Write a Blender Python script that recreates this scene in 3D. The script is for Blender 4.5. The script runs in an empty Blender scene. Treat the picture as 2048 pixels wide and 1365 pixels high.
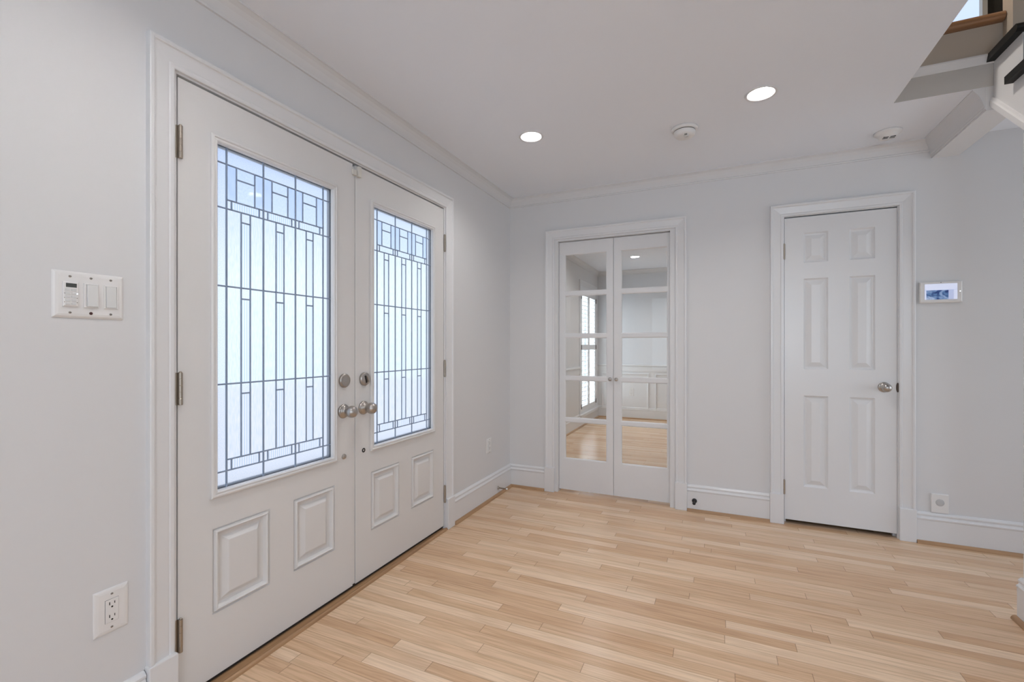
import bpy, bmesh, math, random
from mathutils import Vector, Matrix

S = bpy.context.scene
COL = S.collection

# ------------------------------------------------------------------ camera
cam_d = bpy.data.cameras.new('camera')
cam = bpy.data.objects.new('camera', cam_d)
COL.objects.link(cam)
cam.location = (1.6237, -3.5626, 1.195)
cam.rotation_euler = (math.pi / 2, 0, 0.4233)
cam_d.sensor_width = 36.0
cam_d.lens = 913.7 / 2048 * 36.0
cam_d.shift_y = (692.44 - 682.5) / 2048
cam_d.clip_start = 0.02
S.camera = cam

# ------------------------------------------------------------------ world, exposure, daylight
S.view_settings.view_transform = 'Standard'
S.view_settings.look = 'None'
S.view_settings.gamma = 1.0
S.view_settings.use_curve_mapping = False
S.view_settings.exposure = 0.0

W = bpy.data.worlds.new('sky')
S.world = W
W.use_nodes = True
nt = W.node_tree
nt.nodes.clear()
out = nt.nodes.new('ShaderNodeOutputWorld')
bg = nt.nodes.new('ShaderNodeBackground')
tc = nt.nodes.new('ShaderNodeTexCoord')
sx = nt.nodes.new('ShaderNodeSeparateXYZ')
rmp = nt.nodes.new('ShaderNodeValToRGB')
nt.links.new(tc.outputs['Generated'], sx.inputs[0])
mr = nt.nodes.new('ShaderNodeMapRange')
mr.inputs['From Min'].default_value = -1
mr.inputs['From Max'].default_value = 1
nt.links.new(sx.outputs['Z'], mr.inputs['Value'])
nt.links.new(mr.outputs[0], rmp.inputs[0])
el = rmp.color_ramp.elements
el[0].position = 0.0
el[0].color = (0.55, 0.66, 0.80, 1)
el[1].position = 1.0
el[1].color = (1.05, 1.08, 1.15, 1)
for pos, colr in ((0.44, (0.72, 0.86, 0.98, 1)), (0.56, (0.81, 0.91, 0.97, 1)), (0.66, (0.46, 0.59, 0.88, 1))):
    e = el.new(pos)
    e.color = colr
nt.links.new(rmp.outputs[0], bg.inputs[0])
SKY = 1.35
bg.inputs[1].default_value = SKY
nt.links.new(bg.outputs[0], out.inputs[0])


def area(name, loc, rot, sx_, sy_, power, color):
    d = bpy.data.lights.new(name, 'AREA')
    d.shape = 'RECTANGLE'
    d.size = sx_
    d.size_y = sy_
    d.energy = power
    d.color = color
    o = bpy.data.objects.new(name, d)
    COL.objects.link(o)
    o.location = loc
    o.rotation_euler = rot
    return o


PI = math.pi
# fill from two added, unseen windows behind the camera, and dining room window daylight
# and fill from two added, unseen hall windows beyond the stairs
area('daylight_and_fill', (0.95, -6.45, 1.45), (PI / 2, 0, 0), 1.2, 1.5, 5, (0.72, 0.85, 1.0))
area('daylight_and_fill', (2.75, -6.45, 1.45), (PI / 2, 0, 0), 1.2, 1.5, 33, (0.72, 0.85, 1.0))
area('daylight_and_fill', (-0.42, 3.60, 1.15), (PI / 2, 0, -PI / 2), 1.3, 1.9, 34, (0.86, 0.94, 1.0))
area('daylight_and_fill', (5.62, -1.30, 1.25), (PI / 2, 0, PI / 2), 2.2, 1.8, 18, (0.84, 0.91, 1.0))
area('daylight_and_fill', (5.62, -4.60, 1.25), (PI / 2, 0, PI / 2), 2.0, 1.8, 10, (0.84, 0.91, 1.0))
LAMP = 268.0          # radiance of a ceiling lamp's lens

# ------------------------------------------------------------------ materials
MATS = {}


def mat(name, color, rough=0.5, metal=0.0, bump=None, coat=0.0, spec=0.5):
    if name in MATS:
        return MATS[name]
    m = bpy.data.materials.new(name)
    m.use_nodes = True
    t = m.node_tree
    b = t.nodes['Principled BSDF']
    b.inputs['Base Color'].default_value = (*color, 1)
    b.inputs['Roughness'].default_value = rough
    b.inputs['Metallic'].default_value = metal
    b.inputs['Coat Weight'].default_value = coat
    b.inputs['Specular IOR Level'].default_value = spec
    if bump:
        c = t.nodes.new('ShaderNodeTexCoord')
        n = t.nodes.new('ShaderNodeTexNoise')
        n.inputs['Scale'].default_value = bump[0]
        n.inputs['Detail'].default_value = 4
        bp = t.nodes.new('ShaderNodeBump')
        bp.inputs['Strength'].default_value = bump[1]
        bp.inputs['Distance'].default_value = 0.002
        t.links.new(c.outputs['Object'], n.inputs['Vector'])
        t.links.new(n.outputs['Fac'], bp.inputs['Height'])
        t.links.new(bp.outputs['Normal'], b.inputs['Normal'])
    MATS[name] = m
    return m


def emit(name, color, strength):
    m = bpy.data.materials.new(name)
    m.use_nodes = True
    t = m.node_tree
    b = t.nodes['Principled BSDF']
    b.inputs['Base Color'].default_value = (0.8, 0.8, 0.8, 1)
    b.inputs['Emission Color'].default_value = (*color, 1)
    b.inputs['Emission Strength'].default_value = strength
    MATS[name] = m
    return m


PAINT = mat('wall_paint', (0.715, 0.71, 0.712), 0.55, bump=(90, 0.05))
UPAINT = mat('bounce_dimming_paint', (0.36, 0.32, 0.27), 0.6)  # upper walls darkened and warmed to dim bounce light on the fascia
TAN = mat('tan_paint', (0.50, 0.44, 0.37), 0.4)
CEIL = mat('daylight_tinted_ceiling', (0.86, 0.89, 0.945), 0.8, bump=(70, 0.05))  # white with a cool daylight cast mixed into the colour
TRIM = mat('trim_paint', (0.765, 0.762, 0.765), 0.28)
DOORP = mat('door_paint', (0.74, 0.727, 0.715), 0.34)
PLASTIC = mat('white_plastic', (0.80, 0.785, 0.77), 0.30)
PLASTIC2 = mat('grey_white_plastic', (0.72, 0.72, 0.71), 0.35)
SENSORP = mat('cream_plastic', (0.72, 0.69, 0.63), 0.45)
NICKEL = mat('satin_nickel', (0.47, 0.44, 0.41), 0.30, 1.0)
HINGE = mat('hinge_metal', (0.42, 0.37, 0.31), 0.38, 1.0)
BRONZE = mat('dark_metal', (0.10, 0.075, 0.06), 0.45, 0.8)
BLACK = mat('black_rubber', (0.012, 0.012, 0.013), 0.5)
SLOT = mat('dark_slot', (0.02, 0.016, 0.014), 0.6)
CAME = mat('lead_came', (0.27, 0.34, 0.46), 0.5, 0.0)
SPACER = mat('dark_spacer', (0.03, 0.045, 0.075), 0.5)
TREADM = mat('black_tread', (0.012, 0.0115, 0.011), 0.55, spec=0.25)
LCD = mat('lcd_display', (0.07, 0.075, 0.07), 0.25)
INK = mat('button_ink', (0.30, 0.25, 0.22), 0.5)
PORCH = mat('porch_concrete', (0.88, 0.86, 0.84), 0.9, bump=(30, 0.2))
LENS = emit('lamp_lens', (1.0, 0.972, 0.95), LAMP)
DOME = emit('added_lamp_dome', (1.0, 0.93, 0.85), 300.0)  # glow of the added upper lamp that brightens the stair side
LED = emit('blue_led', (0.75, 0.85, 1.0), 3.0)


def wood(name, c1, c2, rough, axis):
    m = bpy.data.materials.new(name)
    m.use_nodes = True
    t = m.node_tree
    b = t.nodes['Principled BSDF']
    c = t.nodes.new('ShaderNodeTexCoord')
    mp = t.nodes.new('ShaderNodeMapping')
    sc = [60, 60, 60]
    sc[axis] = 2.5
    mp.inputs['Scale'].default_value = sc
    n = t.nodes.new('ShaderNodeTexNoise')
    n.inputs['Scale'].default_value = 1.0
    n.inputs['Detail'].default_value = 5
    r = t.nodes.new('ShaderNodeValToRGB')
    r.color_ramp.elements[0].color = (*c1, 1)
    r.color_ramp.elements[0].position = 0.3
    r.color_ramp.elements[1].color = (*c2, 1)
    r.color_ramp.elements[1].position = 0.7
    t.links.new(c.outputs['Object'], mp.inputs[0])
    t.links.new(mp.outputs[0], n.inputs['Vector'])
    t.links.new(n.outputs['Fac'], r.inputs[0])
    t.links.new(r.outputs[0], b.inputs['Base Color'])
    b.inputs['Roughness'].default_value = rough
    return m


SHOE_Y = wood('oak_shoe_along_wall', (0.34, 0.19, 0.095), (0.48, 0.29, 0.15), 0.35, 1)
SHOE_X = wood('oak_shoe_across_wall', (0.34, 0.19, 0.095), (0.48, 0.29, 0.15), 0.35, 0)
NOSE = wood('stained_nosing', (0.20, 0.10, 0.045), (0.33, 0.17, 0.08), 0.35, 0)


def floor_material():
    m = bpy.data.materials.new('oak_strip_floor')
    m.use_nodes = True
    t = m.node_tree
    N, L = t.nodes, t.links
    b = N['Principled BSDF']
    tc = N.new('ShaderNodeTexCoord')
    sep = N.new('ShaderNodeSeparateXYZ')
    L.new(tc.outputs['Object'], sep.inputs[0])

    def mth(op, a, c=None, d=None):
        n = N.new('ShaderNodeMath')
        n.operation = op
        for i, v in enumerate((a, c, d)):
            if v is None:
                continue
            if isinstance(v, (int, float)):
                n.inputs[i].default_value = v
            else:
                L.new(v, n.inputs[i])
        return n.outputs[0]

    w = 0.057
    yw = mth('DIVIDE', sep.outputs['Y'], w)
    row = mth('FLOOR', yw)
    fy = mth('FRACT', yw)
    # random board ends in each row: a one-dimensional cell pattern shifted by row
    xs = mth('ADD', mth('DIVIDE', sep.outputs['X'], 0.78), mth('MULTIPLY', row, 17.37))
    vo = N.new('ShaderNodeTexVoronoi')
    vo.voronoi_dimensions = '1D'
    vo.feature = 'F1'
    vo.inputs['Scale'].default_value = 1.0
    vo.inputs['Randomness'].default_value = 0.75
    L.new(xs, vo.inputs['W'])
    ve = N.new('ShaderNodeTexVoronoi')
    ve.voronoi_dimensions = '1D'
    ve.feature = 'DISTANCE_TO_EDGE'
    ve.inputs['Scale'].default_value = 1.0
    ve.inputs['Randomness'].default_value = 0.75
    L.new(xs, ve.inputs['W'])
    sc = N.new('ShaderNodeSeparateColor')
    L.new(vo.outputs['Color'], sc.inputs[0])
    # board tone
    rp = N.new('ShaderNodeValToRGB')
    e = rp.color_ramp.elements
    e[0].position, e[0].color = 0.0, (0.66, 0.425, 0.255, 1)
    e[1].position, e[1].color = 1.0, (0.85, 0.645, 0.45, 1)
    for p_, c_ in ((0.25, (0.71, 0.48, 0.30, 1)), (0.55, (0.755, 0.53, 0.345, 1)), (0.8, (0.795, 0.58, 0.39, 1))):
        q = e.new(p_)
        q.color = c_
    L.new(sc.outputs[0], rp.inputs[0])
    # grain, stretched along each board and shifted board by board
    cmb = N.new('ShaderNodeCombineXYZ')
    L.new(mth('ADD', mth('MULTIPLY', sep.outputs['X'], 2.2), mth('MULTIPLY', sc.outputs[1], 40.0)), cmb.inputs[0])
    L.new(mth('MULTIPLY', sep.outputs['Y'], 55.0), cmb.inputs[1])
    L.new(mth('MULTIPLY', sc.outputs[2], 30.0), cmb.inputs[2])
    g = N.new('ShaderNodeTexNoise')
    g.inputs['Scale'].default_value = 1.6
    g.inputs['Detail'].default_value = 6
    g.inputs['Distortion'].default_value = 0.9
    L.new(cmb.outputs[0], g.inputs['Vector'])
    gr = N.new('ShaderNodeValToRGB')
    gr.color_ramp.elements[0].position, gr.color_ramp.elements[0].color = 0.30, (0.74, 0.69, 0.64, 1)
    gr.color_ramp.elements[1].position, gr.color_ramp.elements[1].color = 0.62, (1.06, 1.06, 1.06, 1)
    L.new(g.outputs['Fac'], gr.inputs[0])
    mx = N.new('ShaderNodeMix')
    mx.data_type = 'RGBA'
    mx.blend_type = 'MULTIPLY'
    mx.inputs['Factor'].default_value = 0.8
    L.new(rp.outputs[0], mx.inputs['A'])
    L.new(gr.outputs[0], mx.inputs['B'])
    # seams
    sy = mth('LESS_THAN', mth('MINIMUM', fy, mth('SUBTRACT', 1.0, fy)), 0.016)
    sxx = mth('LESS_THAN', ve.outputs['Distance'], 0.0016)
    seam = mth('MAXIMUM', mth('MULTIPLY', sy, 0.45), mth('MULTIPLY', sxx, 0.6))
    m2 = N.new('ShaderNodeMix')
    m2.data_type = 'RGBA'
    m2.blend_type = 'MIX'
    L.new(seam, m2.inputs['Factor'])
    L.new(mx.outputs['Result'], m2.inputs['A'])
    m2.inputs['B'].default_value = (0.17, 0.095, 0.05, 1)
    L.new(m2.outputs['Result'], b.inputs['Base Color'])
    b.inputs['Roughness'].default_value = 0.25
    b.inputs['Specular IOR Level'].default_value = 0.5
    bp = N.new('ShaderNodeBump')
    bp.inputs['Strength'].default_value = 0.12
    bp.inputs['Distance'].default_value = 0.001
    L.new(mth('SUBTRACT', mth('MULTIPLY', g.outputs['Fac'], 0.3), seam), bp.inputs['Height'])
    L.new(bp.outputs['Normal'], b.inputs['Normal'])
    return m


FLOORM = floor_material()


def clear_glass():
    m = bpy.data.materials.new('clear_pane')
    m.use_nodes = True
    t = m.node_tree
    t.nodes.clear()
    o = t.nodes.new('ShaderNodeOutputMaterial')
    mix = t.nodes.new('ShaderNodeMixShader')
    fr = t.nodes.new('ShaderNodeFresnel')
    fr.inputs['IOR'].default_value = 1.5
    tr = t.nodes.new('ShaderNodeBsdfTransparent')
    tr.inputs[0].default_value = (0.97, 0.98, 0.98, 1)
    gl = t.nodes.new('ShaderNodeBsdfGlossy')
    gl.inputs['Roughness'].default_value = 0.0
    ge = t.nodes.new('ShaderNodeNewGeometry')
    sb = t.nodes.new('ShaderNodeMath')
    sb.operation = 'SUBTRACT'
    sb.inputs[0].default_value = 1.0
    mu = t.nodes.new('ShaderNodeMath')
    mu.operation = 'MULTIPLY'
    t.links.new(ge.outputs['Backfacing'], sb.inputs[1])
    t.links.new(fr.outputs[0], mu.inputs[0])
    t.links.new(sb.outputs[0], mu.inputs[1])
    t.links.new(mu.outputs[0], mix.inputs[0])
    t.links.new(tr.outputs[0], mix.inputs[1])
    t.links.new(gl.outputs[0], mix.inputs[2])
    t.links.new(mix.outputs[0], o.inputs[0])
    return m


CLEAR = clear_glass()


def obscure(name, rough, c_lo, c_hi, scale, milky, wave=None):
    """textured privacy glass: milky, blurred see-through with a rippled body and a polished face"""
    m = bpy.data.materials.new(name)
    m.use_nodes = True
    t = m.node_tree
    N, L = t.nodes, t.links
    N.clear()
    o = N.new('ShaderNodeOutputMaterial')
    c = N.new('ShaderNodeTexCoord')
    bp = N.new('ShaderNodeBump')
    bp.inputs['Strength'].default_value = 0.35
    bp.inputs['Distance'].default_value = 0.003
    if wave:
        h = N.new('ShaderNodeTexWave')
        h.bands_direction = 'Y'
        h.inputs['Scale'].default_value = wave
        L.new(c.outputs['Object'], h.inputs['Vector'])
    else:
        mp = N.new('ShaderNodeMapping')
        mp.inputs['Scale'].default_value = scale
        h = N.new('ShaderNodeTexNoise')
        h.inputs['Scale'].default_value = 1.0
        h.inputs['Detail'].default_value = 3
        L.new(c.outputs['Object'], mp.inputs[0])
        L.new(mp.outputs[0], h.inputs['Vector'])
    rp = N.new('ShaderNodeValToRGB')
    rp.color_ramp.elements[0].position, rp.color_ramp.elements[0].color = 0.32, (*c_lo, 1)
    rp.color_ramp.elements[1].position, rp.color_ramp.elements[1].color = 0.66, (*c_hi, 1)
    L.new(h.outputs['Fac'], rp.inputs[0])
    L.new(h.outputs['Fac'], bp.inputs['Height'])
    rf = N.new('ShaderNodeBsdfRefraction')
    rf.inputs['IOR'].default_value = 1.06
    rf.inputs['Roughness'].default_value = rough
    L.new(rp.outputs[0], rf.inputs['Color'])
    L.new(bp.outputs['Normal'], rf.inputs['Normal'])
    tl = N.new('ShaderNodeBsdfTranslucent')
    L.new(rp.outputs[0], tl.inputs['Color'])
    gl = N.new('ShaderNodeBsdfGlossy')
    gl.inputs['Roughness'].default_value = 0.02
    m1 = N.new('ShaderNodeMixShader')
    m1.inputs[0].default_value = milky
    L.new(rf.outputs[0], m1.inputs[1])
    L.new(tl.outputs[0], m1.inputs[2])
    m2 = N.new('ShaderNodeMixShader')
    m2.inputs[0].default_value = 0.06
    L.new(m1.outputs[0], m2.inputs[1])
    L.new(gl.outputs[0], m2.inputs[2])
    L.new(m2.outputs[0], o.inputs[0])
    return m


G_GRAN = obscure('granite_glass', 0.30, (0.82, 0.88, 0.96), (1, 1, 1), (320, 320, 320), 0.42)
G_RAIN = obscure('rain_glass', 0.32, (0.86, 0.92, 0.95), (1, 1, 1), (220, 220, 30), 0.42)
G_REED = obscure('reeded_glass', 0.25, (0.72, 0.82, 0.92), (1, 1, 1), (1, 1, 1), 0.42, wave=33.0)
G_PALE = obscure('pale_glass', 0.25, (0.70, 0.79, 0.94), (0.76, 0.84, 0.97), (60, 60, 20), 0.42)
G_SQR = obscure('square_glass', 0.20, (0.80, 0.87, 0.95), (0.90, 0.95, 1.0), (120, 120, 120), 0.42)


def screen_material():
    m = bpy.data.materials.new('screen_picture')
    m.use_nodes = True
    t = m.node_tree
    N, L = t.nodes, t.links
    b = N['Principled BSDF']
    c = N.new('ShaderNodeTexCoord')
    mp = N.new('ShaderNodeMapping')
    mp.inputs['Scale'].default_value = (18, 1, 26)
    n = N.new('ShaderNodeTexNoise')
    n.inputs['Scale'].default_value = 1.0
    n.inputs['Detail'].default_value = 2.5
    n.inputs['Distortion'].default_value = 1.4
    r = N.new('ShaderNodeValToRGB')
    e = r.color_ramp.elements
    e[0].position, e[0].color = 0.36, (0.015, 0.05, 0.22, 1)
    e[1].position, e[1].color = 0.62, (0.52, 0.66, 0.95, 1)
    k = e.new(0.45)
    k.color = (0.13, 0.27, 0.55, 1)
    k = e.new(0.53)
    k.color = (0.28, 0.42, 0.72, 1)
    L.new(c.outputs['Object'], mp.inputs[0])
    L.new(mp.outputs[0], n.inputs['Vector'])
    L.new(n.outputs['Fac'], r.inputs[0])
    b.inputs['Base Color'].default_value = (0.02, 0.02, 0.03, 1)
    b.inputs['Roughness'].default_value = 0.2
    L.new(r.outputs[0], b.inputs['Emission Color'])
    b.inputs['Emission Strength'].default_value = 0.62
    return m


SCREEN = screen_material()
SCREEN_SKY = emit('screen_pale_band', (0.48, 0.58, 0.92), 0.50)
SCREEN_BLUE = emit('screen_blue_figure', (0.10, 0.19, 0.52), 0.6)


# ------------------------------------------------------------------ mesh builder
def TA(x0=0.0):
    """local (u, v, d) on the entrance wall: u along Y, v up, d out into the room"""
    return lambda u, v, d: (x0 + d, u, v)


def TB(y0=0.0):
    """local (u, v, d) on the back wall: u along X, v up, d out towards the camera"""
    return lambda u, v, d: (u, y0 - d, v)


def TC(z0):
    """local (u, v, d) on a ceiling: u along X, v along Y, d downwards"""
    return lambda u, v, d: (u, v, z0 - d)


WORLD = lambda x, y, z: (x, y, z)


class MB:
    def __init__(self, T=WORLD):
        self.v, self.f, self.m, self.s, self.T = [], [], [], [], T

    def vert(self, *p):
        self.v.append(Vector(self.T(*p)))
        return len(self.v) - 1

    def face(self, ids, mi=0, smooth=False):
        self.f.append(tuple(ids))
        self.m.append(mi)
        self.s.append(smooth)

    def box(self, a0, a1, b0, b1, c0, c1, mi=0):
        i = [self.vert(a, b, c) for a in (a0, a1) for b in (b0, b1) for c in (c0, c1)]
        for q in ((0, 1, 3, 2), (4, 6, 7, 5), (0, 4, 5, 1), (2, 3, 7, 6), (0, 2, 6, 4), (1, 5, 7, 3)):
            self.face([i[k] for k in q], mi)
        return self

    def rings(self, rings, cap0=False, cap1=False, mi=0, smooth=False, closed=True):
        """rings: lists of local points of equal length, skinned one to the next"""
        ids = [[self.vert(*p) for p in r] for r in rings]
        n = len(ids[0])
        for a, b in zip(ids, ids[1:]):
            for k in range(n if closed else n - 1):
                self.face((a[k], a[(k + 1) % n], b[(k + 1) % n], b[k]), mi, smooth)
        if cap0:
            self.face(list(reversed(ids[0])), mi)
        if cap1:
            self.face(ids[-1], mi)
        return self

    def rectrings(self, u0, u1, v0, v1, prof, cap0=False, cap1=False, mi=0):
        """nested rectangles: prof is a list of (inset, depth)"""
        return self.rings([[(u0 + i, v0 + i, d), (u1 - i, v0 + i, d), (u1 - i, v1 - i, d), (u0 + i, v1 - i, d)] for i, d in prof],
                          cap0, cap1, mi)

    def lathe(self, cu, cv, prof, n=28, mi=0, su=1.0, sv=1.0, cap0=True, cap1=True, smooth=True):
        """turned about the d axis: prof is a list of (radius, depth)"""
        return self.rings([[(cu + su * r * math.cos(2 * PI * k / n), cv + sv * r * math.sin(2 * PI * k / n), d) for k in range(n)]
                           for r, d in prof], cap0, cap1, mi, smooth)

    def casing(self, u0, u1, vtop, v0, prof):
        """mitred three-sided surround outside the opening u0..u1, up to vtop; prof (offset, thickness)"""
        r = []
        for o, d in prof:
            r.append([(u0 - o, v0, d), (u0 - o, vtop + o, d), (u1 + o, vtop + o, d), (u1 + o, v0, d)])
        self.rings(r, closed=False)
        ids0 = [self.vert(*x[0]) for x in r]
        ids1 = [self.vert(*x[3]) for x in r]
        self.face(ids0)
        self.face(list(reversed(ids1)))
        return self

    def prism(self, prof, a0, a1, axis):
        """profile of two coordinates run along an axis: 0 -> (a, p, q), 1 -> (p, a, q), 2 -> (p, q, a)"""
        def at(a, p):
            return (a, p[0], p[1]) if axis == 0 else (p[0], a, p[1]) if axis == 1 else (p[0], p[1], a)
        return self.rings([[at(a0, p) for p in prof], [at(a1, p) for p in prof]], True, True)

    def build(self, name, mats, parent=None, org=None, bevel=0.0, weld=True):
        if not isinstance(mats, (list, tuple)):
            mats = [mats]
        lo = Vector([min(p[k] for p in self.v) for k in range(3)])
        hi = Vector([max(p[k] for p in self.v) for k in range(3)])
        if org is None:
            org = Vector(((lo.x + hi.x) / 2, (lo.y + hi.y) / 2, lo.z))
        org = Vector(org)
        me = bpy.data.meshes.new(name)
        me.from_pydata([p - org for p in self.v], [], self.f)
        for k, p in enumerate(me.polygons):
            p.material_index = self.m[k]
            p.use_smooth = self.s[k]
        for m in mats:
            me.materials.append(m)
        bm = bmesh.new()
        bm.from_mesh(me)
        if weld:
            bmesh.ops.remove_doubles(bm, verts=bm.verts, dist=1e-5)
        bmesh.ops.recalc_face_normals(bm, faces=bm.faces)
        bm.to_mesh(me)
        bm.free()
        o = bpy.data.objects.new(name, me)
        COL.objects.link(o)
        o['_org'] = tuple(org)
        if parent is not None:
            o.parent = parent
            o.location = org - Vector(parent['_org'])
        else:
            o.location = org
        if bevel:
            b = o.modifiers.new('edge', 'BEVEL')
            b.width = bevel
            b.segments = 2
            b.limit_method = 'ANGLE'
            b.angle_limit = math.radians(40)
        return o


def tag(o, label=None, cat=None, group=None, kind=None):
    if label:
        o['label'] = label
    if cat:
        o['category'] = cat
    if group:
        o['group'] = group
    if kind:
        o['kind'] = kind
    return o


def struct(o, label=None, cat=None):
    return tag(o, label, cat, kind='structure')


def root(name, loc, label, cat, group=None, kind=None):
    o = bpy.data.objects.new(name, None)
    o.empty_display_size = 0.05
    COL.objects.link(o)
    o.location = loc
    o['_org'] = tuple(loc)
    return tag(o, label, cat, group, kind)


# ------------------------------------------------------------------ room shell
ZC = 2.443           # ceiling height
ROOM_R, ROOM_F = 5.40, -6.30
ST_R = 3.85          # far side of the stairs
DIN_L, DIN_B, DIN_R = -0.235, 4.10, 1.90
WB = 0.12            # thickness of the back wall

fl = MB()
fl.box(-0.40, ROOM_R, ROOM_F, DIN_B + 0.1, -0.10, 0.0)
struct(fl.build('floor', FLOORM, org=(0, 0, 0)), 'oak strip floor running through the foyer and the dining room', 'floor')

# entrance wall with the double-door opening
DY0, DY1, DTOP = -2.659, -1.023, 2.105
w = MB()
w.box(-0.14, 0, ROOM_F, DY0, 0, ZC)
w.box(-0.14, 0, DY1, 0.0, 0, ZC)
w.box(-0.14, 0, DY0, DY1, DTOP, ZC)
struct(w.build('wall_left', PAINT), 'white painted wall holding the glazed double doors', 'wall')

# back wall: french-door opening and closet opening
FX0, FX1, FTOP = 0.425, 1.335, 2.062
CX0, CX1, CTOP = 2.020, 2.650, 2.072
w = MB()
w.box(-0.14, FX0, 0, WB, 0, ZC)
w.box(FX1, CX0, 0, WB, 0, ZC)
w.box(CX1, ROOM_R, 0, WB, 0, ZC)
w.box(FX0, FX1, 0, WB, FTOP, ZC)
w.box(CX0, CX1, 0, WB, CTOP, ZC)
struct(w.build('wall_back', PAINT), 'white painted wall holding the french doors and the panelled closet door', 'wall')

w = MB()
w.box(ROOM_R, ROOM_R + 0.12, ROOM_F, -5.6, 0, ZC)
w.box(ROOM_R, ROOM_R + 0.12, -3.6, -2.4, 0, ZC)
w.box(ROOM_R, ROOM_R + 0.12, -5.6, -3.6, 0, 0.35)
w.box(ROOM_R, ROOM_R + 0.12, -5.6, -3.6, 2.15, ZC)
w.box(ROOM_R, ROOM_R + 0.12, -0.2, 0.12, 0, ZC)
w.box(ROOM_R, ROOM_R + 0.12, -2.4, -0.2, 0, 0.35)
w.box(ROOM_R, ROOM_R + 0.12, -2.4, -0.2, 2.15, ZC)
struct(w.build('wall_right', PAINT), 'white painted hall wall with two added fill-light windows beyond the stairs', 'wall')  # hall windows added to let fill light in
# unseen wall behind the camera, two window openings added for fill light
w = MB()
for a, b_ in ((-0.14, 0.35), (1.55, 2.15), (3.35, ROOM_R + 0.12)):
    w.box(a, b_, ROOM_F - 0.12, ROOM_F, 0, ZC)
for a, b_ in ((0.35, 1.55), (2.15, 3.35)):
    w.box(a, b_, ROOM_F - 0.12, ROOM_F, 0, 0.70)
    w.box(a, b_, ROOM_F - 0.12, ROOM_F, 2.20, ZC)
struct(w.build('wall_front', PAINT), 'white painted wall with two added fill-light windows behind the camera', 'wall')

# ceiling with the stair opening
OX, OY = 2.447, -0.615
OYF = -3.9
c = MB()
ZT = 2.70
LIGHTS = [(0.610, -1.034), (1.818, -0.999), (0.700, -2.850), (1.887, -3.000), (0.950, -5.010), (2.150, -5.010)]
DLIGHTS = [(0.567, 2.970), (0.567, 1.200), (1.350, 3.141), (0.200, 2.050)]
HR = 0.0605


def pierced(mb, x0, x1, y0, y1, z0, z1, holes):
    """a slab whose underside has round recesses at the given centres"""
    e = 0.10
    xs = sorted(set([x0, x1] + [h[0] + k for h in holes for k in (-e, e)]))
    ys = sorted(set([y0, y1] + [h[1] + k for h in holes for k in (-e, e)]))
    for a, b_ in zip(xs, xs[1:]):
        for p, q in zip(ys, ys[1:]):
            if any(abs((a + b_) / 2 - h[0]) < e and abs((p + q) / 2 - h[1]) < e for h in holes):
                continue
            mb.face([mb.vert(a, p, z0), mb.vert(b_, p, z0), mb.vert(b_, q, z0), mb.vert(a, q, z0)])
    n = 48
    for hx, hy in holes:
        ring, sq = [], []
        for k in range(n):
            c_, s_ = math.cos(2 * PI * (k + .5) / n), math.sin(2 * PI * (k + .5) / n)
            m_ = max(abs(c_), abs(s_))
            ring.append((hx + HR * c_, hy + HR * s_))
            sq.append((hx + e * c_ / m_, hy + e * s_ / m_))
        mb.rings([[(p, q, z0) for p, q in sq], [(p, q, z0) for p, q in ring], [(p, q, z0 + 0.05) for p, q in ring]], False, True)
        for sx_, sy_ in ((1, 1), (-1, 1), (-1, -1), (1, -1)):
            k = {(1, 1): 5, (-1, 1): 17, (-1, -1): 29, (1, -1): 41}[(sx_, sy_)]
            p, q = sq[k], sq[(k + 1) % n]
            mb.face([mb.vert(*p, z0), mb.vert(hx + sx_ * e, hy + sy_ * e, z0), mb.vert(*q, z0)])
    v = [(x0, y0), (x1, y0), (x1, y1), (x0, y1)]
    mb.face([mb.vert(*p, z1) for p in v])
    mb.rings([[(*p, z0) for p in v], [(*p, z1) for p in v]])


pierced(c, -0.14, OX, ROOM_F - .12, 0.12, ZC, ZT, LIGHTS)
c.box(OX, ROOM_R + .12, OY, 0.12, ZC, ZT)
c.box(OX, ROOM_R + .12, ROOM_F - .12, OYF, ZC, ZT)
c.box(ST_R + .01, ROOM_R + .12, OYF, OY, ZC, ZT)
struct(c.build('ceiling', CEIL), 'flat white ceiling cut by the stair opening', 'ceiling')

# dining room shell
w = MB()
WY0, WY1, WZ0, WZ1 = 3.03, 3.93, 0.20, 2.10
w.box(DIN_L - 0.06, DIN_L, WB, WY0, 0, ZC)
w.box(DIN_L - 0.06, DIN_L, WY1, DIN_B + .12, 0, ZC)
w.box(DIN_L - 0.06, DIN_L, WY0, WY1, 0, WZ0)
w.box(DIN_L - 0.06, DIN_L, WY0, WY1, WZ1, ZC)
struct(w.build('wall_dining_left', PAINT), 'white dining room wall with the shuttered window', 'wall')
w = MB()
w.box(DIN_L - .14, DIN_R + .12, DIN_B, DIN_B + 0.12, 0, ZC)
struct(w.build('wall_dining_back', mat('pale_blue_paint', (0.74, 0.752, 0.775), 0.5)), 'pale dining room wall facing the french doors', 'wall')
w = MB()
w.box(DIN_R, DIN_R + 0.10, WB, DIN_B, 0, ZC)
struct(w.build('wall_dining_right', PAINT), 'dining room wall beside the closet', 'wall')
c = MB()
pierced(c, DIN_L - .14, ROOM_R, 0.12, DIN_B + .12, ZC, ZC + 0.1, DLIGHTS)
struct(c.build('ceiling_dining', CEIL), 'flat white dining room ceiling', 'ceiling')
# closet behind the panelled door
w = MB()
w.box(CX1 + .05, CX1 + .12, WB, 0.80, 0, ZC)
w.box(DIN_R + .10, CX1 + .12, 0.80, 0.87, 0, ZC)
struct(w.build('wall_closet', PAINT), 'inner wall of the closet behind the panelled door', 'wall')

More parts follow.
